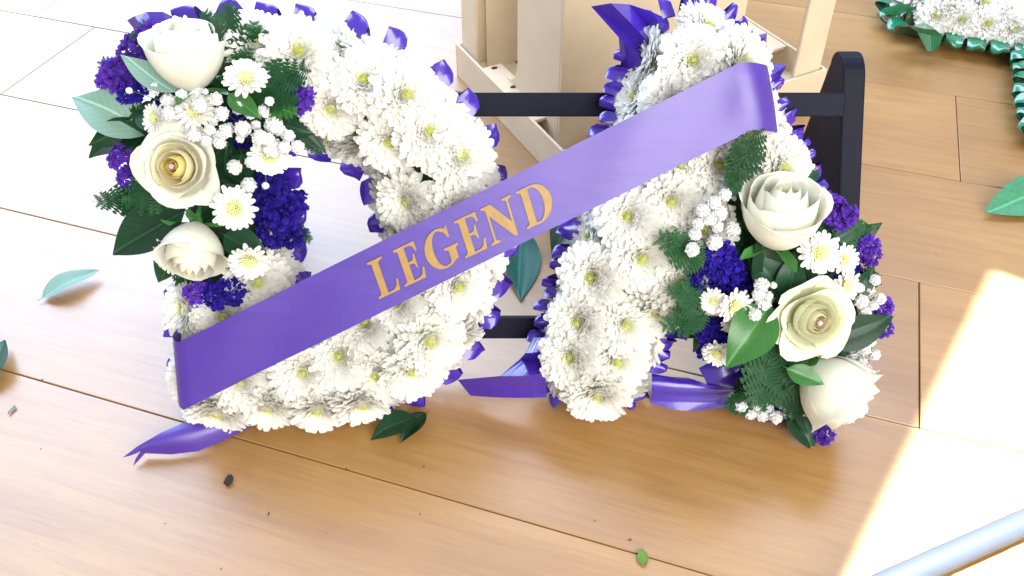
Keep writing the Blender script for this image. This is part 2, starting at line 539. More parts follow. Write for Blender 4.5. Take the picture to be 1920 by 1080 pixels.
def leaf_mesh(k, ratio, arch, fold, blunt=False, name='leaf'):
    """unit leaf from origin to (0,1,0), face +z"""
    rnd = random.Random(k * 7 + 1); mb = MB(); n = 14; rows = []
    for i in range(n + 1):
        t = i / n
        wv = ratio * 0.5 * (math.sin(math.pi * t ** 0.80) ** (0.75 if blunt else 0.95)) * (1 - 0.2 * t) * 1.12
        wv = max(wv, 0.006)
        z = arch * math.sin(math.pi * t * 0.9) + 0.01 * math.sin(t * 9 + k)
        row = []
        for j in range(-3, 4):
            s = j / 3
            zz = z + fold * abs(s) * wv + 0.02 * math.sin(6 * t + 2 * s + k) * abs(s) * ratio - (0.012 if j == 0 else 0)
            row.append(Vector((s * wv + 0.03 * math.sin(2.6 * t + k), t, zz)))
        rows.append(row)
    mb.grid(rows)
    b0 = len(mb.v)                                        # short stalk
    mb.tube([(0, -0.10, -0.01), (0, 0.0, 0.0), (0.03 * math.sin(k), 0.03, 0.0)], [0.008, 0.010, 0.006], 5)
    return mesh(name, mb.v, mb.f)


LEAF = [leaf_mesh(0, 0.46, 0.10, 0.25), leaf_mesh(1, 0.52, 0.05, 0.35), leaf_mesh(2, 0.40, -0.06, 0.2), leaf_mesh(3, 0.58, 0.12, 0.3)]
LEAF_FLAT = [leaf_mesh(4, 0.46, 0.06, 0.22, True), leaf_mesh(5, 0.52, 0.07, 0.3)]


def fern_mesh(k):
    """unit leather-leaf frond tip: rachis with toothed leaflets that shrink to a point"""
    rnd = random.Random(k + 300); mb = MB(); n = 8
    bend = rnd.uniform(-0.06, 0.06)
    rach = lambda t: Vector((bend * math.sin(t * 2.2), t, 0.05 * math.sin(math.pi * t)))
    mb.tube([rach(i / 8) for i in range(9)], [0.012 * (1 - 0.8 * i / 8) for i in range(9)], 5)
    for i in range(n):
        t = 0.04 + 0.90 * i / n
        for sd in (-1, 1):
            L_ = 0.44 * (1 - t) ** 0.80 * (0.55 + 1.6 * min(t, 0.28)) * rnd.uniform(.88, 1.1) + 0.05
            a = sd * R(58 - 16 * t + rnd.uniform(-6, 6))
            M4 = Matrix.Translation(rach(t + (0.02 if sd > 0 else 0))) @ Matrix.Rotation(-a, 4, 'Z') @ Matrix.Rotation(rnd.uniform(-.25, .25), 4, 'Y') @ Matrix.Rotation(rnd.uniform(-.1, .25), 4, 'X')
            b = len(mb.v); m_ = 6; wd = L_ * 0.46
            pts = []
            for j in range(m_ + 1):
                q = j / m_
                pts.append((0, L_ * q, 0.0))
            for p in pts: mb.v.append(M4 @ Vector(p))
            for sg in (-1, 1):
                bb = len(mb.v)
                for j in range(m_):
                    q = (j + 0.15) / m_
                    wj = wd * (1 - q) ** 0.6 * (0.75 + 0.6 * min(q, .3))
                    mb.v.append(M4 @ Vector((sg * wj * 0.55, L_ * q, 0.010 * L_)))
                    mb.v.append(M4 @ Vector((sg * wj * 1.15, L_ * (q + 0.75 / m_), 0.06 * L_)))
                for j in range(m_):
                    f_ = (b + j, bb + 2 * j, bb + 2 * j + 1, b + j + 1)
                    mb.f.append(f_ if sg > 0 else f_[::-1])
    return mesh('fern_frond', mb.v, mb.f)


FERN = [fern_mesh(k) for k in range(4)]


def frame_to(p0, p1, up):
    y = (p1 - p0); L_ = y.length; y = y / L_
    x = y.cross(up)
    if x.length < 1e-4: x = y.orthogonal()
    x.normalize(); z = x.cross(y)
    Mx = Matrix((x, y, z)).transposed().to_4x4()
    return Matrix.Translation(p0) @ Mx @ Matrix.Scale(L_, 4)


def axis_mat(p, axis, roll=0.0, s=1.0):
    q = axis.to_track_quat('Z', 'Y').to_matrix().to_4x4()
    return Matrix.Translation(p) @ q @ Matrix.Rotation(roll, 4, 'Z') @ Matrix.Scale(s, 4)


# ------------------------------------------------------------------ rose
def rose_petal_mesh(Rr, H, half, close, curl, seed, rip=0.05, drop=0.16):
    rnd = random.Random(seed); nt, ns = 10, 10; rows = []
    p1, p2 = rnd.uniform(0, 6), rnd.uniform(0, 6)
    skew = rnd.uniform(-.12, .12)
    for i in range(nt + 1):
        t = i / nt; row = []
        for j in range(ns + 1):
            s = -1 + 2 * j / ns
            te = t * (1 - drop * abs(s) ** (3 if drop < 0.2 else 6) + 0.6 * skew * s + (0.03 if drop < 0.2 else 0.012) * math.sin(5 * s + p1))
            r_ = Rr * (0.18 + 0.82 * math.sin(min(1.0, te * 1.35) * math.pi / 2) ** 0.8)
            r_ *= 1 - close * te * te
            z = H * te
            k = max(0.0, (te - 0.62) / 0.38)
            r_ += curl * Rr * k * k * (1 + 0.35 * math.sin(3 * s + p2))
            z -= curl * 0.55 * H * k ** 2.4 * (1 + 0.3 * math.sin(3 * s + p2))
            r_ += rip * Rr * te ** 2 * math.sin(4 * s + p1) * 0.5 + 0.03 * Rr * s   # one edge outside the next petal
            a = s * half * (0.40 + 0.60 * math.sin(math.pi * min(0.62, 0.12 + te * 0.6)))
            row.append(Vector((r_ * math.cos(a), r_ * math.sin(a), z)))
        rows.append(row)
    mb = MB(); mb.grid(rows)
    return mesh('petal', mb.v, mb.f)


def rose(parent, p, axis, roll, rad, seed, openness=1.0, mats=('rose_in', 'rose_mid', 'rose_out'), gem=False):
    rnd = random.Random(seed)
    # heart: a tight spiral of petal edge on a calyx
    mb = MB(); rows = []
    for i in range(7):
        t = i / 6; row = []
        for j in range(40):
            a = j / 39 * 4.6 * math.pi
            r_ = rad * (1.0 if openness > 0.6 else 0.6) * (0.03 + 0.20 * j / 39) * (0.65 + 0.55 * math.sin(min(1, t * 1.2) * 1.57)) * (1 - 0.15 * t)
            row.append(Vector((r_ * math.cos(a), r_ * math.sin(a), rad * (1.03 * t + 0.02) * (1 - 0.10 * j / 39))))
        rows.append(row)
    mb.grid(rows)
    o = link('rose', mesh('rose', mb.v, mb.f), parent, M[mats[0]], axis_mat(p, axis, roll))
    cal = MB()
    for i in range(5):
        a = 2 * math.pi * i / 5
        rws = petal_rows(rad * 0.95, rad * 0.30, 0.25, -rad * 0.15, 5, 1.0)
        add_petal(cal, rws, Matrix.Rotation(a, 4, 'Z') @ Matrix.Translation((0, rad * 0.08, -rad * 0.05)) @ Matrix.Rotation(R(15), 4, 'X'))
    cal.tube([(0, 0, -rad * 0.9), (0, 0, -rad * 0.3), (0, 0, -rad * 0.05), (0, 0, rad * 0.12)], [rad * 0.08, rad * 0.09, rad * 0.2, rad * 0.16], 8)
    link('calyx', mesh('calyx', cal.v, cal.f), o, M['leaf_bright'])
    k = openness
    if k > 0.6:
        layers = [(3, 0.30, 1.06, 92, 0.50, 0.00, mats[0]), (3, 0.42, 1.04, 88, 0.38, 0.01, mats[0]), (3, 0.55, 1.00, 84, 0.24, 0.04, mats[1]),
                  (4, 0.68, 0.95, 74, 0.10, 0.10, mats[1]), (4, 0.82, 0.88, 70, 0.02, 0.22, mats[2]), (5, 0.94, 0.80, 62, -0.04, 0.36, mats[2])]
    else:
        layers = [(3, 0.38, 1.16, 92, 0.80, 0.00, mats[0]), (3, 0.54, 1.14, 92, 0.66, 0.00, mats[1]), (3, 0.70, 1.10, 90, 0.40, 0.02, mats[1]),
                  (3, 0.82, 1.06, 88, 0.20, 0.08, mats[2]), (3, 0.92, 1.00, 84, 0.08, 0.22, mats[2])]
    ph = 0
    for li, (n, rr, H, half, cl, cu, mt) in enumerate(layers):
        ph += 0.7
        for i in range(n):
            me = rose_petal_mesh(rad * rr, rad * H * (1.5 if k <= 0.6 else 1.05), R(half), cl, cu, seed * 100 + li * 10 + i, 0.05, 0.16 if k > 0.6 else 0.24)
            Mx = Matrix.Rotation(ph + 2 * math.pi * i / n + rnd.uniform(-.12, .12), 4, 'Z') @ Matrix.Rotation(R(rnd.uniform(-3, 5)), 4, 'Y')
            link('petal', me, o, M[mt], Mx)
    if gem:
        g = MB(); rr = rad * 0.085
        rows = [[Vector((rr * q * math.cos(a), rr * q * math.sin(a), z * rr)) for a in [2 * math.pi * j / 8 + ofs for j in range(8)]] for q, z, ofs in ((0.05, -1, 0), (1, 0, 0), (0.62, 0.55, 0.39))]
        g.grid(rows, True); g.f.append(tuple(range(16, 24)))
        link('diamante', g.mesh('diamante', smooth=False), o, M['gem'], Matrix.Translation((0, 0, rad * 1.05)))
    return o


# ------------------------------------------------------------------ letters
def seg_dist(p, a, b):
    ab = b - a; t = max(0, min(1, (p - a).dot(ab) / ab.length_squared))
    q = a + ab * t
    return (p - q).length, q


def in_poly(p, poly):
    c = False; n = len(poly)
    for i in range(n):
        a, b = poly[i], poly[i - 1]
        if (a[1] > p[1]) != (b[1] > p[1]) and p[0] < (b[0] - a[0]) * (p[1] - a[1]) / (b[1] - a[1]) + a[0]: c = not c
    return c


UP_N = Vector((0, -1, 0))


class Letter:
    def __init__(s, name, label, lines, rad, spray, u0px, v_floor=0.0):
        s.u0 = lp(u0px, 600, 0.05).x
        s.root = empty(name, FRAME @ Matrix.Translation((s.u0, 0, 0)))
        tag(s.root, label, 'floral tribute', 'letters standing on the black stand')
        s.segs = []; s.rad = rad
        for ln in lines:
            pts = [Vector((q.x - s.u0, q.z)) for q in (lp(x, y, 0.05) for x, y in ln)]
            for a, b in zip(pts, pts[1:]): s.segs.append((a, b))
        s.spray = [(q.x - s.u0, q.z) for q in (lp(x, y, 0.05) for x, y in spray)]

    def P(s, px, py, n):
        q = lp(px, py, n); return Vector((q.x - s.u0, q.y, q.z))

    def d(s, p):
        best = (9, None)
        for a, b in s.segs:
            x = seg_dist(p, a, b)
            if x[0] < best[0]: best = x
        return best

    def outline(s, rad, step):
        """points on the outline of all strokes with outward directions"""
        res = []
        for a, b in s.segs:
            t = (b - a).normalized(); nn = Vector((-t.y, t.x)); L_ = (b - a).length
            cand = []
            m_ = max(2, int(L_ / 0.004))
            for i in range(m_ + 1):
                for sg in (-1, 1):
                    cand.append((a + (b - a) * (i / m_) + nn * sg * rad, nn * sg))
            for e, dr in ((a, -t), (b, t)):
                for i in range(-10, 11):
                    an = i / 10 * 1.57
                    v = Vector((dr.x * math.cos(an) - dr.y * math.sin(an), dr.x * math.sin(an) + dr.y * math.cos(an)))
                    cand.append((e + v * rad, v))
            for p, v in cand:
                if s.d(p)[0] < rad - 0.0008: continue
                if all((p - q).length > step for q, _ in res): res.append((p, v))
        return res

    def foam(s):
        mb = MB()
        for a, b in s.segs:
            t = (b - a).normalized(); nn = Vector((-t.y, t.x)); r_ = s.rad * 0.72
            poly = []
            for e, dr in ((b, t), (a, -t)):
                for i in range(-4, 5):
                    an = i / 4 * 1.57
                    poly.append(e + Vector((dr.x * math.cos(an) - dr.y * math.sin(an), dr.x * math.sin(an) + dr.y * math.cos(an))) * r_)
            mb.prism(poly, lambda p, k: Vector((p.x, -0.006 - 0.026 * k + random.uniform(-.0006, .0006), p.y)))
        link('foam_base', mb.mesh('foam_base', smooth=False), s.root, M['foam'])

    def blooms(s, step=0.0275, seed=1, edge=True):
        rnd = random.Random(seed)
        pts = []
        xs = [q.x for sg in s.segs for q in sg]; ys = [q.y for sg in s.segs for q in sg]
        for _ in range(7000):
            p = Vector((rnd.uniform(min(xs) - s.rad, max(xs) + s.rad), rnd.uniform(min(ys) - s.rad, max(ys) + s.rad)))
            dd, q = s.d(p)
            if dd > s.rad * 0.72 or in_poly(p, s.spray): continue
            if all((p - o_[0]).length > step for o_ in pts): pts.append((p, dd, q))
        for p, dd, q in pts:
            out = (p - q); k = dd / s.rad
            if out.length > 1e-5: out.normalize()
            ax = Vector((out.x * k * 0.85, -1, out.y * k * 0.85)) + Vector((rnd.gauss(0, .10), 0, rnd.gauss(0, .10)))
            s.bloom(Vector((p.x, -(0.053 - 0.012 * k * k + rnd.uniform(-.0015, .0015)), p.y)), ax.normalized(), rnd)
        if edge:
            for p, v in s.outline(s.rad * 0.80, 0.0260):
                if in_poly(p, s.spray): continue
                ax = Vector((v.x, -0.55 + rnd.gauss(0, .12), v.y)) + Vector((rnd.gauss(0, .1), 0, rnd.gauss(0, .1)))
                s.bloom(Vector((p.x, -(0.024 + rnd.uniform(-.003, .004)), p.y)), ax.normalized(), rnd)

    def bloom(s, p, ax, rnd, sc=None):
        sc = sc or rnd.uniform(0.92, 1.10)
        o = link('chrysanthemum', rnd.choice(CHRYS), s.root, M['bloom'], axis_mat(p, ax, rnd.uniform(0, 6.28), sc))
        link('flower_centre', rnd.choice(EYES), o, M['eye'], Matrix.Translation((0, 0, 0.0085)))

    def loops(s, seed=2, step=0.0255, mt='ribbon', rad=None, skip=None, wid=0.021):
        rnd = random.Random(seed)
        for p, v in s.outline(rad or s.rad + 0.0065, step):
            if skip and skip(p): continue
            loop(s.root, p, v, rnd, mt, wid)


def loop_mesh(k, wid=0.021, out=0.020):
    rnd = random.Random(500 + k); mb = MB(); rows = []
    n = 12; tw = rnd.uniform(-0.25, 0.25)
    for i in range(n + 1):
        t = i / n
        a = math.pi * t
        y = out * math.sin(a) ** 0.75 * (1.0 if t < .5 else 0.97)
        z = 0.016 * (t - 0.1) + 0.004 * math.sin(a)
        row = []
        for j in range(5):
            s = j / 4 - 0.5
            row.append(Vector((s * wid * (1 - 0.12 * math.sin(a)), y * (1 - 0.55 * max(0, s) ** 2 * 2) + tw * s * 0.006, z + 0.0035 * math.cos(s * 5 + k) * math.sin(a))))
        rows.append(row)
    mb.grid(rows)
    return mesh('ribbon_loop', mb.v, mb.f)


LOOPS = [loop_mesh(k) for k in range(5)]


def loop(root, p, v, rnd, mt, wid=0.021, base_y=-0.004):
    """v: outward direction in the letter plane"""
    y = Vector((v.x, 0, v.y)); z = Vector((0, -1, 0)); x = y.cross(z)
    Mx = Matrix.Translation(Vector((p.x, base_y + rnd.uniform(-.003, .002), p.y))) @ Matrix((x, y, z)).transposed().to_4x4() @ Matrix.Rotation(rnd.uniform(-.09, .09), 4, 'Z') @ Matrix.Rotation(rnd.uniform(-.15, .1), 4, 'X') @ Matrix.Rotation(rnd.uniform(-.22, .22), 4, 'Y')
    link('ribbon_loop', rnd.choice(LOOPS), root, M[mt], Mx @ Matrix.Diagonal((wid / 0.021 * rnd.uniform(.85, 1.1), rnd.uniform(0.72, 0.92), 1, 1)))


def fan(parent, inner, outer, mt, name='ribbon_fold', sub=6, smooth=False):
    """a pleated fan of ribbon between two lists of points"""
    mb = MB(); rows = []
    n = len(inner)
    for i in range(n):
        a, b = inner[i], outer[i]
        rows.append([a.lerp(b, j / sub) + Vector((0, -0.003 * math.sin(math.pi * j / sub), 0)) for j in range(sub + 1)])
    mb.grid(rows)
    me = mb.mesh(name, smooth=smooth, fixn=False)
    o = link(name, me, parent, M[mt])
    return o


def scatter_sprig(L, pts, n, seed, stem_to):
    """gypsophila sprig: thin stems to each blossom, blossoms are sub-parts"""
    rnd = random.Random(seed); mb = MB()
    b0 = L.P(stem_to[0], stem_to[1], 0.045)
    ps = []
    for (x, y, s) in pts:
        p = L.P(x, y, n + rnd.uniform(-.006, .008)); ps.append((p, s))
        mid = b0.lerp(p, 0.6) + Vector((rnd.uniform(-.005, .005), 0.004, rnd.uniform(-.005, .005)))
        mb.tube([b0, mid, p + Vector((0, 0.003, 0))], [0.0005, 0.0004, 0.0003], 4)
    o = link('gypsophila_sprig', mesh('gypsophila_sprig', mb.v, mb.f), L.root, M['stem'])
    for p, s in ps:
        ax = Vector((rnd.gauss(0, .35), -1, 0.3 + rnd.gauss(0, .35))).normalized()
        link('blossom', rnd.choice(GYP), o, M['gyp'], axis_mat(p, ax, rnd.uniform(0, 6), s * 0.82))
    return o


# ---- the two letters
D = Letter('letter_tribute', 'white chrysanthemum letter D with white roses on its upper left', [
    [(378, 150), (405, 400), (428, 705)],
    [(378, 158), (470, 158), (600, 165), (715, 210), (788, 295), (822, 400), (826, 500), (800, 590), (738, 660), (632, 700), (520, 712), (425, 710)]],
    0.0385, [(180, 40), (400, 30), (450, 70), (470, 110), (570, 150), (600, 250), (560, 330), (545, 480), (470, 520), (460, 570), (330, 580), (200, 480)], 620)
A = Letter('letter_tribute', 'white chrysanthemum letter A with white roses on its lower right', [
    [(1308, 135), (1268, 260), (1215, 420), (1165, 560), (1128, 690)],
    [(1308, 135), (1370, 250), (1440, 400), (1500, 560), (1520, 680)],
    [(1215, 440), (1320, 430), (1430, 440)], [(1250, 350), (1340, 345)], [(1190, 520), (1400, 530)]],
    0.0375, [(1370, 335), (1440, 310), (1540, 330), (1640, 400), (1690, 600), (1640, 800), (1500, 820), (1370, 800), (1270, 660), (1285, 560), (1310, 470), (1350, 440)], 1320)
for L_, sd in ((D, 3), (A, 8)):
    L_.foam()
    L_.blooms(seed=sd)
D.loops(5, 0.0275, wid=0.019)
A.loops(6, 0.0105, wid=0.0115)


# ---- spray pieces
def leaf(L, x0, y0, n0, x1, y1, n1, k, mt='leaf', tilt=(0, 0), kind='leaf'):
    p0, p1 = L.P(x0, y0, n0), L.P(x1, y1, n1)
    up = Vector((tilt[0], -1, tilt[1]))
    src = {'leaf': LEAF, 'fern': FERN}[kind]
    return link('leaf' if kind == 'leaf' else 'fern_frond', src[k % len(src)], L.root, M[mt], frame_to(p0, p1, up))


def statice(L, x, y, n, s, k, mt='statice', ax=(0, 0)):
    return link('statice_head', STAT[k % 4], L.root, M[mt], axis_mat(L.P(x, y, n), Vector((ax[0], -1, ax[1])).normalized(), k * 1.7, s * 0.86))


def daisy(L, x, y, n, s, ax, k):
    o = link('santini_daisy', DAISY[k % 2], L.root, M['daisy'], axis_mat(L.P(x, y, n), Vector((ax[0], -1, ax[1])).normalized(), k * 2.1, s))
    link('flower_centre', DEYE, o, M['daisy_eye'], Matrix.Translation((0, 0, 0.0022)))


# letter D: green filling first, then the named leaves
rnd = random.Random(77)
for i in range(34):
    x = rnd.uniform(255, 520); y = rnd.uniform(90, 545)
    if x > 450 and y > 440: continue
    a = rnd.uniform(0, 6.28); l = rnd.uniform(80, 130)
    leaf(D, x, y, 0.040 + rnd.uniform(0, .014), x + l * math.cos(a), y + l * math.sin(a) * 0.9, 0.044 + rnd.uniform(-.01, .018), i, 'fern' if i % 3 else 'leaf', (rnd.gauss(0, .4), rnd.gauss(0, .4)), 'fern' if i % 3 else 'leaf')
for args in (
    (285, 250, .050, 138, 182, .046, 3, 'leaf_back', (.3, .5)), (300, 225, .045, 172, 300, .040, 0, 'leaf', (-.3, .4)), (330, 175, .078, 228, 98, .070, 2, 'leaf_back', (.2, .7)),
    (350, 395, .060, 212, 476, .055, 1, 'leaf', (-.2, .2)), (350, 430, .055, 300, 528, .045, 0, 'leaf', (.4, .1)), (420, 440, .065, 505, 490, .070, 3, 'leaf', (.2, .3)),
    (460, 530, .060, 455, 592, .060, 2, 'leaf', (0, .3)), (430, 175, .075, 490, 225, .080, 1, 'leaf_bright', (.2, .5)), (545, 210, .055, 610, 290, .045, 2, 'leaf', (.3, .1)),
    (480, 220, .050, 590, 250, .05, 0, 'leaf', (.1, .1)), (430, 290, .052, 520, 330, .06, 1, 'leaf', (.1, .1)), (260, 200, .048, 330, 250, .07, 0, 'leaf', (0, .2)),
    (430, 330, .052, 500, 300, .06, 3, 'leaf', (0, .2)), (300, 260, .05, 240, 330, .05, 1, 'leaf', (0, .2))):
    leaf(D, *args)
for args in (
    (425, 118, .060, 427, 0, .055, 0, 'fern', (.2, .2)), (405, 80, .055, 385, 15, .045, 1, 'fern'), (440, 140, .062, 470, 82, .07, 2, 'fern'), (470, 195, .074, 585, 118, .082, 0, 'fern', (0, .3)), (480, 190, .072, 562, 215, .078, 3, 'fern_b'),
    (330, 330, .060, 235, 405, .055, 2, 'fern'), (345, 350, .060, 245, 380, .060, 1, 'fern'), (250, 170, .045, 190, 105, .040, 3, 'fern'), (540, 420, .050, 585, 455, .040, 1, 'fern'), (330, 220, .055, 215, 265, .048, 0, 'fern'), (560, 240, .045, 612, 285, .035, 2, 'fern')):
    args = list(args)
    if args[7] == 'fern_b': args[7] = 'leaf_bright'
    leaf(D, *args[:9], kind='fern')
for i, (x, y, n, s, mt) in enumerate((
    (255, 95, .055, 1.0, 'statice_v'), (225, 140, .050, 1.0, 'statice_v'), (285, 70, .055, .85, 'statice_v'), (205, 152, .046, .7, 'statice_v'), (245, 170, .05, .8, 'statice'), (232, 300, .052, .8, 'statice_v'), (245, 335, .050, .7, 'statice_v'),
    (545, 160, .066, .75, 'statice'), (565, 185, .066, .8, 'statice_v'), (520, 175, .066, .6, 'statice'),
    (505, 350, .066, 1.0, 'statice'), (530, 395, .064, 1.15, 'statice'), (510, 430, .062, 1.0, 'statice'), (545, 440, .058, .8, 'statice'), (485, 385, .06, .8, 'statice'), (555, 380, .05, .7, 'statice'),
    (370, 550, .064, .75, 'statice_v'), (405, 555, .066, .8, 'statice'), (435, 545, .066, .8, 'statice'), (300, 210, .05, .8, 'statice'), (470, 265, .05, .9, 'statice'), (440, 210, .05, .8, 'statice'))):
    statice(D, x, y, n, s, i, mt, (random.uniform(-.3, .3), random.uniform(-.1, .4)))
rose(D.root, D.P(362, 170, .064), Vector((0.04, -0.34, 0.94)).normalized(), 0.5, 0.0305, 1, 0.25, ('rose_mid', 'rose_out', 'rose_out'))
rose(D.root, D.P(348, 312, .066), Vector((-0.05, -1, 0.10)).normalized(), 0.2, 0.0240, 2, 1.0, gem=True)
rose(D.root, D.P(370, 420, .060), Vector((0.02, -0.62, -0.78)).normalized(), 1.2, 0.0250, 3, 0.45, ('rose_mid', 'rose_out', 'rose_out'))
daisy(D, 440, 391, .086, 1.0, (.05, .1), 0)
daisy(D, 467, 487, .080, 0.95, (.15, -.5), 1)
daisy(D, 322, 480, .066, .9, (-.5, -.3), 0)
daisy(D, 368, 210, .078, .9, (.1, .6), 1)
daisy(D, 505, 292, .070, .9, (.3, -.2), 0)
daisy(D, 462, 150, .082, 1.0, (.2, .9), 1)
daisy(D, 292, 222, .074, .7, (-.6, .2), 1)
gp = [(290, 166, 1.2), (316, 190, 1.5), (340, 178, 1.1), (368, 170, 1.3), (405, 186, 1.3), (318, 213, 1.4), (373, 197, 1.5), (416, 213, 1.4), (397, 222, 1.5), (448, 201, 1.4), (470, 212, 1.2), (497, 208, 1.3), (455, 241, 1.6),
      (514, 235, 1.8), (487, 258, 1.5), (541, 255, 1.3), (533, 277, 1.3), (558, 276, 1.3), (510, 280, 1.7), (440, 314, 1.4), (470, 304, 1.1), (466, 347, 1.5), (424, 245, 1.4), (363, 252, 1.5), (388, 262, 1.4), (505, 190, .9), (335, 203, .7), (242, 170, .6),
      (430, 238, .8), (385, 172, .6), (520, 214, .8), (480, 235, 1.0), (503, 262, 1.3), (525, 244, 1.2), (412, 255, 1.2), (343, 160, 1.0), (355, 232, 1.3), (498, 348, .7), (450, 260, .8), (412, 268, 1.2), (393, 243, 1.1)]
scatter_sprig(D, gp[:14], .078, 1, (400, 240))
scatter_sprig(D, gp[14:28], .080, 2, (440, 260))
scatter_sprig(D, gp[28:], .078, 3, (470, 250))

# letter A
rnd = random.Random(78)
for i in range(36):
    x = rnd.uniform(1340, 1600); y = rnd.uniform(430, 760)
    a = rnd.uniform(0, 6.28); l = rnd.uniform(80, 125)
    leaf(A, x, y, 0.038 + rnd.uniform(0, .014), x + l * math.cos(a), y + l * math.sin(a) * 0.9, 0.042 + rnd.uniform(-.01, .018), i, 'fern' if i % 3 else 'leaf', (rnd.gauss(0, .4), rnd.gauss(0, .4)), 'fern' if i % 3 else 'leaf')
for args in (
    (1445, 570, .075, 1358, 690, .085, 3, 'leaf_bright', (-.3, .2)), (1440, 545, .062, 1425, 425, .072, 1, 'leaf', (0, .3)), (1470, 560, .058, 1400, 470, .066, 3, 'leaf', (0, .3)), (1480, 560, .066, 1490, 470, .070, 3, 'leaf', (-.2, .2)),
    (1540, 640, .062, 1672, 590, .058, 0, 'leaf', (.3, .3)), (1560, 640, .058, 1660, 625, .05, 2, 'leaf', (.3, .1)), (1475, 690, .086, 1545, 722, .092, 1, 'leaf_bright', (.1, .5)), (1500, 740, .055, 1520, 825, .050, 2, 'leaf', (0, 0)),
    (1560, 450, .055, 1612, 420, .05, 0, 'leaf', (.2, .2)), (1590, 560, .055, 1640, 500, .05, 1, 'leaf', (.2, .2)), (1330, 600, .055, 1300, 660, .05, 0, 'leaf', (.2, .2)), (1500, 345, .05, 1535, 320, .04, 0, 'leaf', (.2, .2))):
    leaf(A, *args)
for args in (
    (1372, 345, .080, 1422, 232, .084, 0, 'fern', (.2, .2)), (1385, 365, .078, 1360, 325, .082, 1, 'fern'), (1320, 495, .072, 1224, 446, .082, 2, 'fern', (0, .2)), (1330, 560, .070, 1245, 545, .080, 0, 'fern', (0, .3)), (1325, 590, .070, 1232, 612, .078, 1, 'fern', (0, .3)),
    (1440, 640, .070, 1408, 770, .076, 3, 'fern', (0, 0)), (1470, 640, .068, 1440, 765, .07, 2, 'fern'), (1560, 440, .055, 1640, 440, .045, 1, 'fern'), (1580, 520, .05, 1655, 520, .042, 2, 'fern'), (1560, 640, .05, 1640, 650, .042, 0, 'fern'), (1480, 690, .06, 1490, 790, .05, 1, 'fern')):
    leaf(A, *args[:9], kind='fern')
for i, (x, y, n, s, mt) in enumerate((
    (1350, 480, .068, .9, 'statice'), (1320, 525, .068, .95, 'statice'), (1370, 505, .066, .9, 'statice'), (1355, 530, .062, .8, 'statice'), (1385, 530, .06, .7, 'statice'), (1560, 390, .056, .85, 'statice_v'), (1580, 405, .054, .8, 'statice_v'), (1545, 378, .05, .6, 'statice_v'),
    (1625, 462, .050, .7, 'statice_v'), (1632, 480, .046, .6, 'statice_v'), (1652, 578, .046, .7, 'statice_v'), (1655, 615, .042, .6, 'statice_v'), (1330, 632, .062, .7, 'statice'), (1355, 620, .060, .8, 'statice'), (1320, 655, .05, .6, 'statice'),
    (1545, 815, .050, .62, 'statice_v'), (1540, 470, .05, .7, 'statice'), (1470, 620, .05, .8, 'statice'), (1600, 510, .05, .6, 'statice'))):
    statice(A, x, y, n, s, i + 2, mt, (random.uniform(-.3, .3), random.uniform(-.1, .4)))
rose(A.root, A.P(1452, 455, .064), Vector((-0.04, -0.55, 0.83)).normalized(), 2.2, 0.0328, 14, 0.25, ('rose_mid', 'rose_out', 'rose_out'))
rose(A.root, A.P(1508, 590, .066), Vector((0.14, -1, 0.02)).normalized(), 2.6, 0.0248, 5, 0.9, ('rose_mid', 'rose_green', 'rose_green'), gem=True)
rose(A.root, A.P(1515, 680, .058), Vector((0.66, -0.40, -0.62)).normalized(), 0.9, 0.0330, 6, 0.25, ('rose_mid', 'rose_out', 'rose_out'))
daisy(A, 1535, 474, .080, 1.0, (.1, .15), 0)
daisy(A, 1581, 486, .074, .72, (.3, .1), 1)
daisy(A, 1584, 535, .072, .8, (.5, 0), 0)
daisy(A, 1376, 573, .078, .85, (.3, -.1), 1)
daisy(A, 1337, 564, .076, .62, (-.3, 0), 0)
daisy(A, 1345, 660, .066, .75, (-.5, -.5), 1)
daisy(A, 1375, 605, .070, .6, (.1, -.6), 0)
gp = [(1374, 430, 1.5), (1340, 455, 1.6), (1298, 468, 1.4), (1303, 440, 1.3), (1350, 400, 1.5), (1340, 380, 1.3), (1330, 410, 1.4), (1360, 365, 1.2), (1318, 395, 1.3), (1310, 420, 1.2), (1345, 425, 1.2),
      (1428, 535, 1.5), (1422, 552, 1.3), (1430, 568, 1.8), (1415, 590, 1.3), (1450, 535, .7), (1440, 555, 1.0),
      (1615, 565, 1.5), (1630, 545, 1.2), (1640, 525, 1.2), (1650, 560, 1.2), (1622, 585, 1.4), (1638, 572, 1.1), (1612, 540, 1.0), (1620, 655, 1.4), (1600, 670, 1.5), (1632, 640, 1.2), (1640, 665, 1.2), (1615, 680, 1.3), (1598, 650, 1.1), (1625, 690, 1.1),
      (1388, 760, 1.5), (1407, 775, 1.4), (1430, 778, 1.5), (1455, 782, 1.5), (1480, 775, 1.5), (1495, 755, 1.5), (1470, 758, 1.3), (1440, 765, 1.3), (1378, 745, 1.3), (1510, 770, 1.2), (1420, 760, 1.2), (1480, 742, 1.2)]
scatter_sprig(A, gp[:11], .080, 4, (1370, 470))
scatter_sprig(A, gp[11:17], .080, 5, (1440, 600))
scatter_sprig(A, gp[17:31], .055, 6, (1580, 620))
scatter_sprig(A, gp[31:], .045, 7, (1450, 700))


# ---- ribbon corners of the letters
def pf(L, lst):
    return [L.P(x, y, n) for x, y, n in lst]


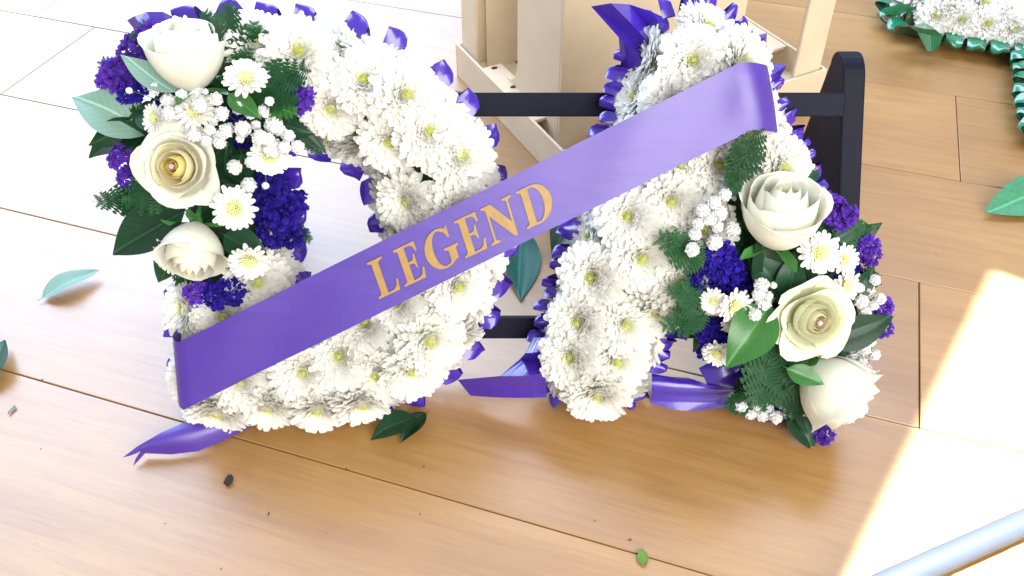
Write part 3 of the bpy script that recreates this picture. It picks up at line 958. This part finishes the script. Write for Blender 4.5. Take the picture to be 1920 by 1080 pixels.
fan(D.root, pf(D, [(292, 95, .03), (300, 88, .04), (310, 80, .03), (330, 70, .035), (345, 66, .03)]), pf(D, [(238, 38, .02), (252, 30, .03), (275, 22, .02), (305, 22, .03), (330, 34, .02)]), 'ribbon')
fan(A.root, pf(A, [(1200, 140, .02), (1208, 120, .03), (1214, 100, .02), (1222, 86, .03), (1232, 74, .02), (1245, 62, .03), (1255, 55, .02)]),
    pf(A, [(1164, 122, .01), (1160, 70, .03), (1108, 12, .015), (1145, 6, .03), (1180, 8, .01), (1222, 22, .028), (1252, 36, .012)]), 'ribbon')
fan(A.root, pf(A, [(1285, 60, .02), (1292, 58, .03), (1310, 55, .02)]), pf(A, [(1288, 24, .01), (1305, 18, .02), (1326, 22, .012)]), 'ribbon')
fan(A.root, pf(A, [(1370, 60, .02), (1395, 75, .035), (1405, 95, .02), (1412, 108, .03), (1410, 120, .02)]), pf(A, [(1368, 36, .01), (1398, 42, .03), (1418, 66, .012), (1438, 62, .03), (1436, 100, .01)]), 'ribbon')
fan(A.root, pf(A, [(1420, 130, .02), (1430, 150, .03), (1435, 172, .02)]), pf(A, [(1440, 116, .004), (1475, 122, .012), (1450, 170, .004)]), 'ribbon')
fan(A.root, pf(A, [(1030, 630, .03), (1025, 655, .04), (1022, 675, .03), (1022, 700, .045), (1025, 738, .03), (1025, 745, .03)]),
    pf(A, [(1000, 632, .02), (985, 662, .04), (976, 672, .02), (938, 705, .04), (858, 712, .02), (882, 742, .012)]), 'ribbon')
fan(A.root, pf(A, [(1222, 700, .014), (1222, 716, .024), (1222, 735, .018), (1220, 755, .010), (1216, 775, .016), (1210, 790, .010)]), pf(A, [(1290, 708, .010), (1330, 722, .026), (1395, 735, .016), (1400, 752, .010), (1320, 778, .018), (1255, 796, .008)]), 'ribbon', smooth=True)
fan(A.root, pf(A, [(1310, 690, .016), (1322, 712, .026), (1332, 735, .016), (1345, 760, .012)]), pf(A, [(1375, 648, .014), (1395, 690, .026), (1402, 725, .014), (1396, 755, .010)]), 'ribbon', smooth=True)
fan(A.root, pf(A, [(1400, 760, .03), (1450, 768, .04), (1500, 770, .03), (1515, 760, .03)]), pf(A, [(1400, 785, .02), (1450, 792, .03), (1505, 790, .02), (1520, 785, .02)]), 'ribbon')

# ------------------------------------------------------------------ sash with lettering
NS = 0.086
top = [(334, 642), (461, 580), (530, 547), (697, 466), (835, 395), (1005, 309), (1080, 272), (1174, 223), (1344, 140), (1392, 115)]
bot = [(345, 768), (452, 715), (568, 658), (698, 596), (803, 543), (951, 468), (1039, 430), (1228, 338), (1335, 284), (1412, 243)]


def edge_at(lst, t):
    """resample by arc length"""
    ls = [0]
    for a, b in zip(lst, lst[1:]): ls.append(ls[-1] + math.hypot(b[0] - a[0], b[1] - a[1]))
    d = t * ls[-1]
    for i in range(len(lst) - 1):
        if d <= ls[i + 1] + 1e-9:
            q = (d - ls[i]) / (ls[i + 1] - ls[i])
            return lst[i][0] + (lst[i + 1][0] - lst[i][0]) * q, lst[i][1] + (lst[i + 1][1] - lst[i][1]) * q


sash_o = Matrix.Translation(lp(700, 560, 0.0))


def sash_build():
    rows = []; nt = 10; NSEG = 64
    T0, T1 = edge_at(top, 0), edge_at(top, 1); B0, B1 = edge_at(bot, 0), edge_at(bot, 1)
    # straight edges fitted end to end: the band is one flat pulled ribbon
    for i in range(-7, NSEG + 10):
        t = max(0, min(1, i / NSEG)); row = []
        a = lp(T0[0] + (T1[0] - T0[0]) * t, T0[1] + (T1[1] - T0[1]) * t, NS)
        b = lp(B0[0] + (B1[0] - B0[0]) * t, B0[1] + (B1[1] - B0[1]) * t, NS)
        for j in range(nt + 1):
            s = j / nt
            p = a.lerp(b, s)
            # slight slackness away from the lettering
            wv = 0.0016 * math.sin(t * 17 + s * 2.2) * (math.exp(-((t - 0.12) / 0.12) ** 2) + math.exp(-((t - 0.84) / 0.10) ** 2))
            wv += 0.0025 * math.exp(-((t - 1.0) / 0.03) ** 2) * math.sin(s * 3)
            p.y -= wv
            if i < 0:                       # turns back round the side of the letter
                q = -i / 7
                an = q * 2.4
                p += Vector((-0.010 * math.sin(an), 0.014 * (1 - math.cos(an)) + 0.012 * q, 0.004 * q))
            if i > NSEG:
                q = (i - NSEG) / 9
                an = q * 2.5
                p += Vector((0.022 * math.sin(an) + 0.004 * q, 0.018 * (1 - math.cos(an)) + 0.020 * q * q, -0.006 * q))
            row.append(p)
        rows.append(row)
    mb = MB(); mb.grid(rows)
    inv = sash_o.inverted()
    mb.v = [inv @ p for p in mb.v]
    me = mb.mesh('ribbon_sash', fixn=False)
    o = link('ribbon_sash', me, None, M['sash'])
    o.matrix_world = FRAME @ sash_o
    tag(o, 'wide purple satin sash with gold lettering stretched across both white letters', 'sash')
    return o


sash = sash_build()


def arc(cx, cy, rx, ry, a0, a1, n):
    return [(cx + rx * math.cos(R(a0 + (a1 - a0) * i / n)), cy + ry * math.sin(R(a0 + (a1 - a0) * i / n))) for i in range(n + 1)]


GL = {
    'L': (0.62, [[(0, 0), (.60, 0), (.63, .30), (.585, .30), (.54, .14), (.46, .065), (.285, .055), (.285, .89), (.34, .93), (.42, .95), (.42, 1), (0, 1), (0, .95), (.07, .93), (.10, .89), (.10, .11), (.07, .07), (0, .05)]]),
    'E': (0.62, [[(0, 0), (.60, 0), (.64, .29), (.595, .29), (.54, .13), (.46, .065), (.285, .055), (.285, .485), (.39, .475), (.43, .43), (.45, .34), (.49, .34), (.49, .70), (.45, .70), (.43, .60), (.39, .555), (.285, .545), (.285, .945), (.44, .935), (.51, .88), (.545, .75), (.59, .75), (.575, 1), (0, 1), (0, .95), (.07, .93), (.10, .89), (.10, .11), (.07, .07), (0, .05)]]),
    'G': (0.86, [arc(.46, .5, .44, .52, 52, 308, 26) + [(.82, .10), (.82, .36), (.85, .40), (.90, .42), (.90, .47), (.52, .47), (.52, .42), (.59, .40), (.62, .36), (.62, .10), (.56, .055)] + arc(.47, .5, .22, .46, 285, 75, 20) + [(.62, .88), (.68, .78), (.70, .70), (.75, .70), (.745, 1.0), (.705, 1.0), (.69, .96)]]),
    'N': (0.86, [[(0, 0), (.25, 0), (.25, .05), (.18, .07), (.155, .11), (.155, .74), (.64, -.02), (.72, -.02), (.72, .89), (.745, .93), (.82, .95), (.82, 1), (.57, 1), (.57, .95), (.64, .93), (.665, .89), (.665, .36), (.26, 1), (0, 1), (0, .95), (.06, .93), (.10, .87), (.10, .11), (.07, .07), (0, .05)]]),
    'D': (0.84, [[(0, 0), (.38, 0)] + arc(.36, .5, .45, .5, -88, 88, 18) + [(.36, 1), (0, 1), (0, .95), (.07, .93), (.10, .89), (.10, .11), (.07, .07), (0, .05)], [(.285, .06), (.36, .055)] + arc(.36, .5, .235, .445, -85, 85, 16) + [(.36, .945), (.285, .94)]]),
}


def lettering():
    inv = sash_o.inverted()
    a = inv @ lp(711, 561, NS + .0012); b = inv @ lp(1046, 403, NS + .0012)
    up = (inv @ lp(692, 488, NS + .0012)) - (inv @ lp(711, 561, NS + .0012))
    x = (b - a); tot = x.length; x.normalize()
    word = 'LEGEND'; gap = 0.11
    adv = sum(GL[c][0] for c in word) + gap * 5
    k = tot / adv
    up = (up - x * up.dot(x) * 0.35); cap = up.length * 0.96; upn = up.normalized()
    pos = 0
    for c in word:
        wd, loops_ = GL[c]
        flat = []
        l3 = [[Vector((p[0], p[1], 0)) for p in lo] for lo in loops_]
        for lo in loops_: flat += lo
        tris = tessellate_polygon(l3)
        vs_ = [a + x * (pos + p[0]) * k + upn * p[1] * cap for p in flat]
        me = mesh('lettering', vs_, [tuple(t) for t in tris], False)
        bm = bmesh.new(); bm.from_mesh(me)
        for f in bm.faces:
            f.normal_update()
            if f.normal.y > 0: f.normal_flip()
        bm.to_mesh(me); bm.free()
        link('lettering', me, sash, M['gold'])
        pos += wd + gap


lettering()


def sash_tail():
    """cut end of the sash hanging out below the D onto the boards"""
    inv = (FRAME @ sash_o).inverted()
    T = [fl(450, 772, .012), fl(400, 778, .016), fl(350, 790, .022), fl(300, 812, .020), fl(256, 838, .014), fl(230, 858, .008)]
    B = [fl(470, 800, .003), fl(420, 826, .003), fl(372, 846, .003), fl(322, 852, .003), fl(272, 850, .004), fl(250, 874, .003)]
    rows = []
    for i in range(6):
        row = []
        for j in range(7):
            s = j / 6
            p = T[i].lerp(B[i], s)
            p += Vector((0, -0.006, 0.009)) * math.sin(math.pi * s) * (1 - i / 6)
            if i == 5: p = p + (Vector(fl(272, 840, .010)) - p) * (1 - abs(2 * s - 1)) * 0.9
            row.append(inv @ p)
        rows.append(row)
    mb = MB(); mb.grid(rows)
    link('tail', mb.mesh('tail', fixn=False), sash, M['sash'])


sash_tail()


# ------------------------------------------------------------------ stand
def stand_build():
    root = empty('display_stand', Matrix.Translation((0.02, 0.60, 0)))
    tag(root, 'black metal display stand with A shaped ends behind the two letters', 'display stand')

    def side(x0, x1, splay):
        cy, cz, r_ = 0.652, 0.222, 0.019
        # outer outline in (y, z): up the front, over the round top, down the back
        f0, b0 = (0.512, 0.0), (0.752, 0.0)
        out = [f0] + [(cy + r_ * math.cos(R(a)), cz + r_ * math.sin(R(a))) for a in range(150, -1, -15)] + [b0, (b0[0] - 0.030, 0.0)]
        out += [(0.662, 0.112), (0.655, 0.120), (0.647, 0.112), (f0[0] + 0.028, 0.0)]
        mb = MB()
        mb.prism(out, lambda p, k: Vector(((x0, x1)[k] + splay * (0.24 - p[1]) - 0.02, p[0] - 0.60, p[1])))
        link('side_frame', mb.mesh('side_frame', smooth=False, bevel=0.0016, seg=2), root, M['black'])

    side(0.2665, 0.2845, 0.07)
    side(-0.252, -0.231, -0.03)
    Yd = Vector((0, math.sin(R(LEAN)), math.cos(R(LEAN)))); Nn = Vector((0, -math.cos(R(LEAN)), math.sin(R(LEAN))))
    for py in (196, 613):
        p = FRAME @ lp(960, py, -0.006)
        mb = MB()
        Mx = Matrix.Translation((0, p.y - 0.60, p.z)) @ Matrix.Rotation(R(-LEAN), 4, 'X')
        mb.box((-0.249, -0.0040, -0.0095), (0.250, 0.0040, 0.0095), Mx)
        link('crossbar', mb.mesh('crossbar', smooth=False, bevel=0.0012, seg=2), root, M['black'])
    for x in (-0.05, 0.02, 0.245):
        p = FRAME @ lp(960, 196, -0.004)


stand_build()


# ------------------------------------------------------------------ beige crate behind
def crate_build():
    fc = Vector((0.0547, 0.7947, 0))     # near corner on the floor
    e2 = Vector((0.323, 0.171, 0)).normalized(); e1 = Vector((-e2.y, e2.x, 0))      # e2 to the right and away, e1 to the left and away
    Mx = Matrix((e2, e1, Vector((0, 0, 1)))).transposed().to_4x4(); Mx.translation = fc
    root = empty('plastic_crate', Mx)
    tag(root, 'beige plastic crate with upright corner posts behind the black stand', 'crate')
    W_, D_, H_ = 0.375, 0.272, 0.30; SK = 0.046
    # skirt: four thin outer walls
    mb = MB(); t = 0.0035
    mb.box((0, 0, 0), (W_, t, SK)); mb.box((0, D_ - t, 0), (W_, D_, SK)); mb.box((0, t, 0), (t, D_ - t, SK)); mb.box((W_ - t, t, 0), (W_, D_ - t, SK))
    link('skirt', mb.mesh('skirt', smooth=False, bevel=0.001), root, M['crate'])
    # flanges with holes between the corner pockets
    IN = 0.030; PK = 0.070

    def flange(a, b, z=SK - 0.0015):
        mb = MB(); mb.box((a[0], a[1], z - 0.004), (b[0], b[1], z))
        return link('flange', mb.mesh('flange', smooth=False, bevel=0.0008), root, M['crate'])
    fA = flange((0.0037, PK, 0), (IN, D_ - PK, 0)); fB = flange((PK, 0.0037, 0), (W_ - PK, IN, 0))
    flange((W_ - IN, PK, 0), (W_ - 0.0037, D_ - PK, 0)); flange((PK, D_ - IN, 0), (W_ - PK, D_ - 0.0037, 0))
    hm = MB(); hm.prism([(0.0042 * math.cos(a), 0.0028 * math.sin(a)) for a in [i * math.pi / 6 for i in range(12)]], lambda p, k: Vector((p[0], p[1], -0.001 + 0.0014 * k)))
    hme = hm.mesh('hole', smooth=False)
    for q in (0.095, 0.145, 0.195):
        link('hole', hme, fA, M['hole'], Matrix.Translation((0.017, q, SK - 0.0013)))
    for q in (0.1, 0.16, 0.22, 0.28):
        link('hole', hme, fB, M['hole'], Matrix.Translation((q, 0.017, SK - 0.0013)))
    # pocket floors in the corners
    for x, y in ((0.0037, 0.0037), (W_ - PK, 0.0037), (0.0037, D_ - PK), (W_ - PK, D_ - PK)):
        mb = MB(); mb.box((x, y, 0.012), (x + PK - 0.0037, y + PK - 0.0037, 0.016))
        link('pocket_floor', mb.mesh('pocket_floor', smooth=False), root, M['crate'])
    # inner wall panels with rounded openings between panel and post: profile in (along, z)
    rr = 0.028

    def panel(axis, off, spans, name='wall_panel'):
        for a, b, ra, rb in spans:
            out = [(a, 0.016), (b, 0.016)]
            if rb: out += [(b + rr - rr * math.sin(R(q)) - 0, SK + rr - rr * math.cos(R(q))) for q in (0, 25, 50, 75, 90)]
            out += [(b, H_), (a, H_)]
            if ra: out += [(a - rr + rr * math.sin(R(q)), SK + rr - rr * math.cos(R(q))) for q in (90, 75, 50, 25, 0)]
            mb = MB()
            if axis == 'x': mb.prism(out, lambda p, k: Vector((p[0], off + 0.004 * k, p[1])))
            else: mb.prism(out, lambda p, k: Vector((off + 0.004 * k, p[0], p[1])))
            link(name, mb.mesh(name, smooth=False, bevel=0.001), root, M['crate'])
    panel('x', 0.040, [(0.019, 0.262, 0, 1)]); panel('y', 0.019, [(0.0445, 0.140, 0, 1)])
    panel('x', D_ - IN, [(IN, 0.10, 0, 1), (W_ - 0.16, W_ - IN, 1, 0)])
    # corner posts, L shaped, slightly splayed
    for cx, cy, sx, sy in ((0.006, D_ - 0.006, 1, -1), (W_ - 0.006, 0.006, -1, 1), (W_ - 0.006, D_ - 0.006, -1, -1)):
        out = [(0, 0), (0.040, 0), (0.040, 0.004), (0.004, 0.004), (0.004, 0.040), (0, 0.040)]
        mb = MB()
        mb.prism(out, lambda p, k: Vector((cx + sx * (p[0] + 0.004 * k), cy + sy * (p[1] + 0.004 * k), 0.016 if k == 0 else H_)))
        link('corner_post', mb.mesh('corner_post', smooth=False, bevel=0.0012), root, M['crate'])
    mb = MB()
    mb.box((0.012, 0.012, H_), (W_ - 0.012, 0.034, H_ + 0.012)); mb.box((0.012, D_ - 0.034, H_), (W_ - 0.012, D_ - 0.012, H_ + 0.012))
    mb.box((0.012, 0.0345, H_), (0.034, D_ - 0.0345, H_ + 0.012)); mb.box((W_ - 0.034, 0.0345, H_), (W_ - 0.012, D_ - 0.0345, H_ + 0.012))
    link('top_rim', mb.mesh('top_rim', smooth=False, bevel=0.001), root, M['crate'])


crate_build()


# ------------------------------------------------------------------ second tribute lying at the upper right
def second_tribute():
    root = empty('letter_tribute', Matrix.Translation(fl(1830, 60)))
    tag(root, 'white chrysanthemum tribute edged in green ribbon, lying on the floor at upper right', 'floral tribute')
    o = root.matrix_world.translation
    segs = [(fl(1755, 15, .03) - o, fl(2100, 70, .03) - o), (fl(2010, 60, .03) - o, fl(2050, 230, .03) - o)]
    segs = [(Vector((a.x, a.y)), Vector((b.x, b.y))) for a, b in segs]
    rad = 0.046
    S = Letter.__new__(Letter); S.segs = segs; S.rad = rad; S.root = root; S.spray = [(9, 9), (9, 10), (10, 10)]
    rnd = random.Random(9)
    mb = MB()
    for a, b in segs:
        t = (b - a).normalized(); nn = Vector((-t.y, t.x)); r_ = rad * 0.8
        mb.prism([a - t * r_ + nn * r_, a - t * r_ - nn * r_, b + t * r_ - nn * r_, b + t * r_ + nn * r_], lambda p, k: Vector((p.x, p.y, 0.002 + 0.032 * k + random.uniform(0, .0006))))
    link('foam_base', mb.mesh('foam_base', smooth=False), root, M['foam'])
    pts = []
    for _ in range(2500):
        p = Vector((rnd.uniform(-.2, .4), rnd.uniform(-.35, .2)))
        dd, q = S.d(p)
        if dd > rad * 0.7: continue
        if all((p - x).length > 0.034 for x in pts):
            pts.append(p); k = dd / rad; ou = (p - q)
            if ou.length > 1e-5: ou.normalize()
            S.bloom(Vector((p.x, p.y, .050 - .012 * k * k)), Vector((ou.x * k * .9 + rnd.gauss(0, .1), ou.y * k * .9 + rnd.gauss(0, .1), 1)).normalized(), rnd)
    for p, v in S.outline(rad * 0.82, 0.031):
        S.bloom(Vector((p.x, p.y, .034)), Vector((v.x, v.y, .75)).normalized(), rnd)
    for p, v in S.outline(rad + 0.010, 0.025):
        y = Vector((v.x, v.y, 0)); z = Vector((0, 0, 1)); x = y.cross(z)
        Mx = Matrix.Translation(Vector((p.x, p.y, 0.006 + rnd.uniform(0, .004)))) @ Matrix((x, y, z)).transposed().to_4x4() @ Matrix.Rotation(rnd.uniform(-.15, .15), 4, 'Z') @ Matrix.Scale(1.15, 4)
        link('ribbon_loop', rnd.choice(LOOPS), root, M['green_ribbon'], Mx)
    I = lambda px, py, z: fl(px, py, z) - o
    fan(root, [I(1722, 8, .03), I(1720, 18, .04), I(1720, 28, .03), I(1722, 36, .02)], [I(1660, -6, .03), I(1690, 4, .045), I(1642, 26, .02), I(1690, 38, .008)], 'green_ribbon')
    fan(root, [I(1735, 42, .03), I(1755, 56, .045), I(1768, 68, .03), I(1760, 90, .012)], [I(1668, 52, .03), I(1700, 46, .045), I(1720, 60, .035), I(1738, 96, .010)], 'green_ribbon')


second_tribute()


# ------------------------------------------------------------------ loose things on the floor
def floor_leaf(name, x0, y0, x1, y1, z0, z1, me, mt, label, cat='leaf', tilt=(0, 0)):
    p0, p1 = fl(x0, y0, z0), fl(x1, y1, z1)
    o = link(name, me, None, M[mt])
    o.matrix_world = frame_to(p0, p1, Vector((tilt[0], tilt[1], 1)))
    tag(o, label, cat)
    return o


floor_leaf('fallen_leaf', 80, 558, 186, 508, .004, .007, LEAF_FLAT[0], 'leaf_back', 'pale blunt leaf lying on the floor left of the D, underside up', tilt=(0.1, 0.1))
floor_leaf('fallen_leaf', -34, 735, 8, 640, .004, .006, LEAF_FLAT[1], 'leaf', 'green leaf cut off by the left edge of the picture')
floor_leaf('fallen_leaf', 980, 425, 972, 558, .010, .006, LEAF[2], 'leaf_teal', 'glossy dark teal leaf on the floor between the D and A', tilt=(.15, -.6))
floor_leaf('fallen_leaf', 1100, 395, 1034, 486, .016, .006, LEAF[1], 'leaf', 'dark leaf tucked half behind the left edge of the A')
floor_leaf('fallen_leaf', 1975, 352, 1846, 402, .004, .004, LEAF_FLAT[0], 'leaf_mint', 'green leaf lying on the floor at the right edge below the green ribbon', tilt=(.2, -.3))
floor_leaf('fallen_leaf', 780, 782, 694, 826, .010, .003, LEAF[3], 'leaf', 'dark leaf poking out from under the bottom of the D')
floor_leaf('fallen_leaf', 800, 775, 750, 830, .010, .003, LEAF[1], 'leaf', 'dark green leaf in shadow just right of another, below the D')


def scrap(label, px, py, size, mt, seed, ratio=0.6, name='leaf_scrap'):
    rnd = random.Random(seed); mb = MB(); rows = []
    for i in range(5):
        t = i / 4 - .5; row = []
        for j in range(5):
            s = j / 4 - .5
            k = math.cos(t * 2.6) * (1 + rnd.uniform(-.25, .25))
            row.append(Vector((s * size * ratio * k + rnd.uniform(-.05, .05) * size, t * size, size * (0.06 + 0.3 * (s * s + t * t) * rnd.uniform(.3, 1.2)))))
        rows.append(row)
    mb.grid(rows)
    o = link(name, mb.mesh(name, fixn=False), None, M[mt])
    o.matrix_world = Matrix.Translation(fl(px, py, 0.0006)) @ Matrix.Rotation(rnd.uniform(-.4, .4), 4, 'Z')
    tag(o, label, 'leaf scrap')


scrap('small dark shrivelled scrap on the board below the purple sash tail', 430, 903, 0.011, 'scrap_dark', 1, .75)
scrap('torn bright green scrap beside the plank joint at the bottom', 1204, 1047, 0.013, 'scrap_green', 2, .7)
scrap('small grey scrap on the floor at far left', 23, 770, 0.009, 'scrap_grey', 3, .4)


def crumbs():
    rnd = random.Random(5); mb = MB()
    for i in range(55):
        p = fl(rnd.uniform(60, 1860), rnd.uniform(830, 1075), 0.0004) if i < 14 else Vector((rnd.uniform(-.9, .9), rnd.uniform(.25, 1.5), 0.0004))
        if i >= 22: p = PX * rnd.uniform(-.7, .6) + PN * (OFF0 + rnd.choice((0, 0, 1, 2, 3)) * PW + rnd.gauss(0, .0008)) + Vector((0, 0, .0003))
        s = rnd.choice((0.0004, 0.0005, 0.0007, 0.0009, 0.0013)); a = rnd.uniform(0, 6.28)
        e = Vector((math.cos(a), math.sin(a), 0)) * s * rnd.uniform(1, 2); f_ = Vector((-math.sin(a), math.cos(a), 0)) * s * 0.6
        b = len(mb.v)
        mb.v += [p + e, p + f_, p - e, p - f_, p + Vector((0, 0, s * 0.8))]
        mb.f += [(b, b + 1, b + 4), (b + 1, b + 2, b + 4), (b + 2, b + 3, b + 4), (b + 3, b, b + 4)]
    o = link('floor_debris', mb.mesh('floor_debris', smooth=False, fixn=False), None, M['crumb'])
    tag(o, 'tiny brown crumbs and plant bits scattered over the wooden floor', 'debris', kind='stuff')


crumbs()


def tube_build():
    a = fl(2080, 908, .0104); b = fl(1560, 1142, .0104)
    root = empty('metal_tube', Matrix.Translation(Vector((b.x, b.y, 0))))
    tag(root, 'white metal tube, coloured dark as if shaded, lying across the sunlit bottom right corner', 'tube')
    mb = MB(); v = [a - root.location, b - root.location]
    mb.tube([v[0].lerp(v[1], i / 6) for i in range(7)], 0.0098, 20)
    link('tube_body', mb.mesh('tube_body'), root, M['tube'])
    d = (v[1] - v[0]).normalized()
    for e, sg in ((v[0], -1), (v[1], 1)):
        m2 = MB(); m2.tube([e - d * sg * 0.014, e + d * sg * 0.004], 0.0104, 20)
        link('end_cap', m2.mesh('end_cap', smooth=False), root, M['black'])


tube_build()
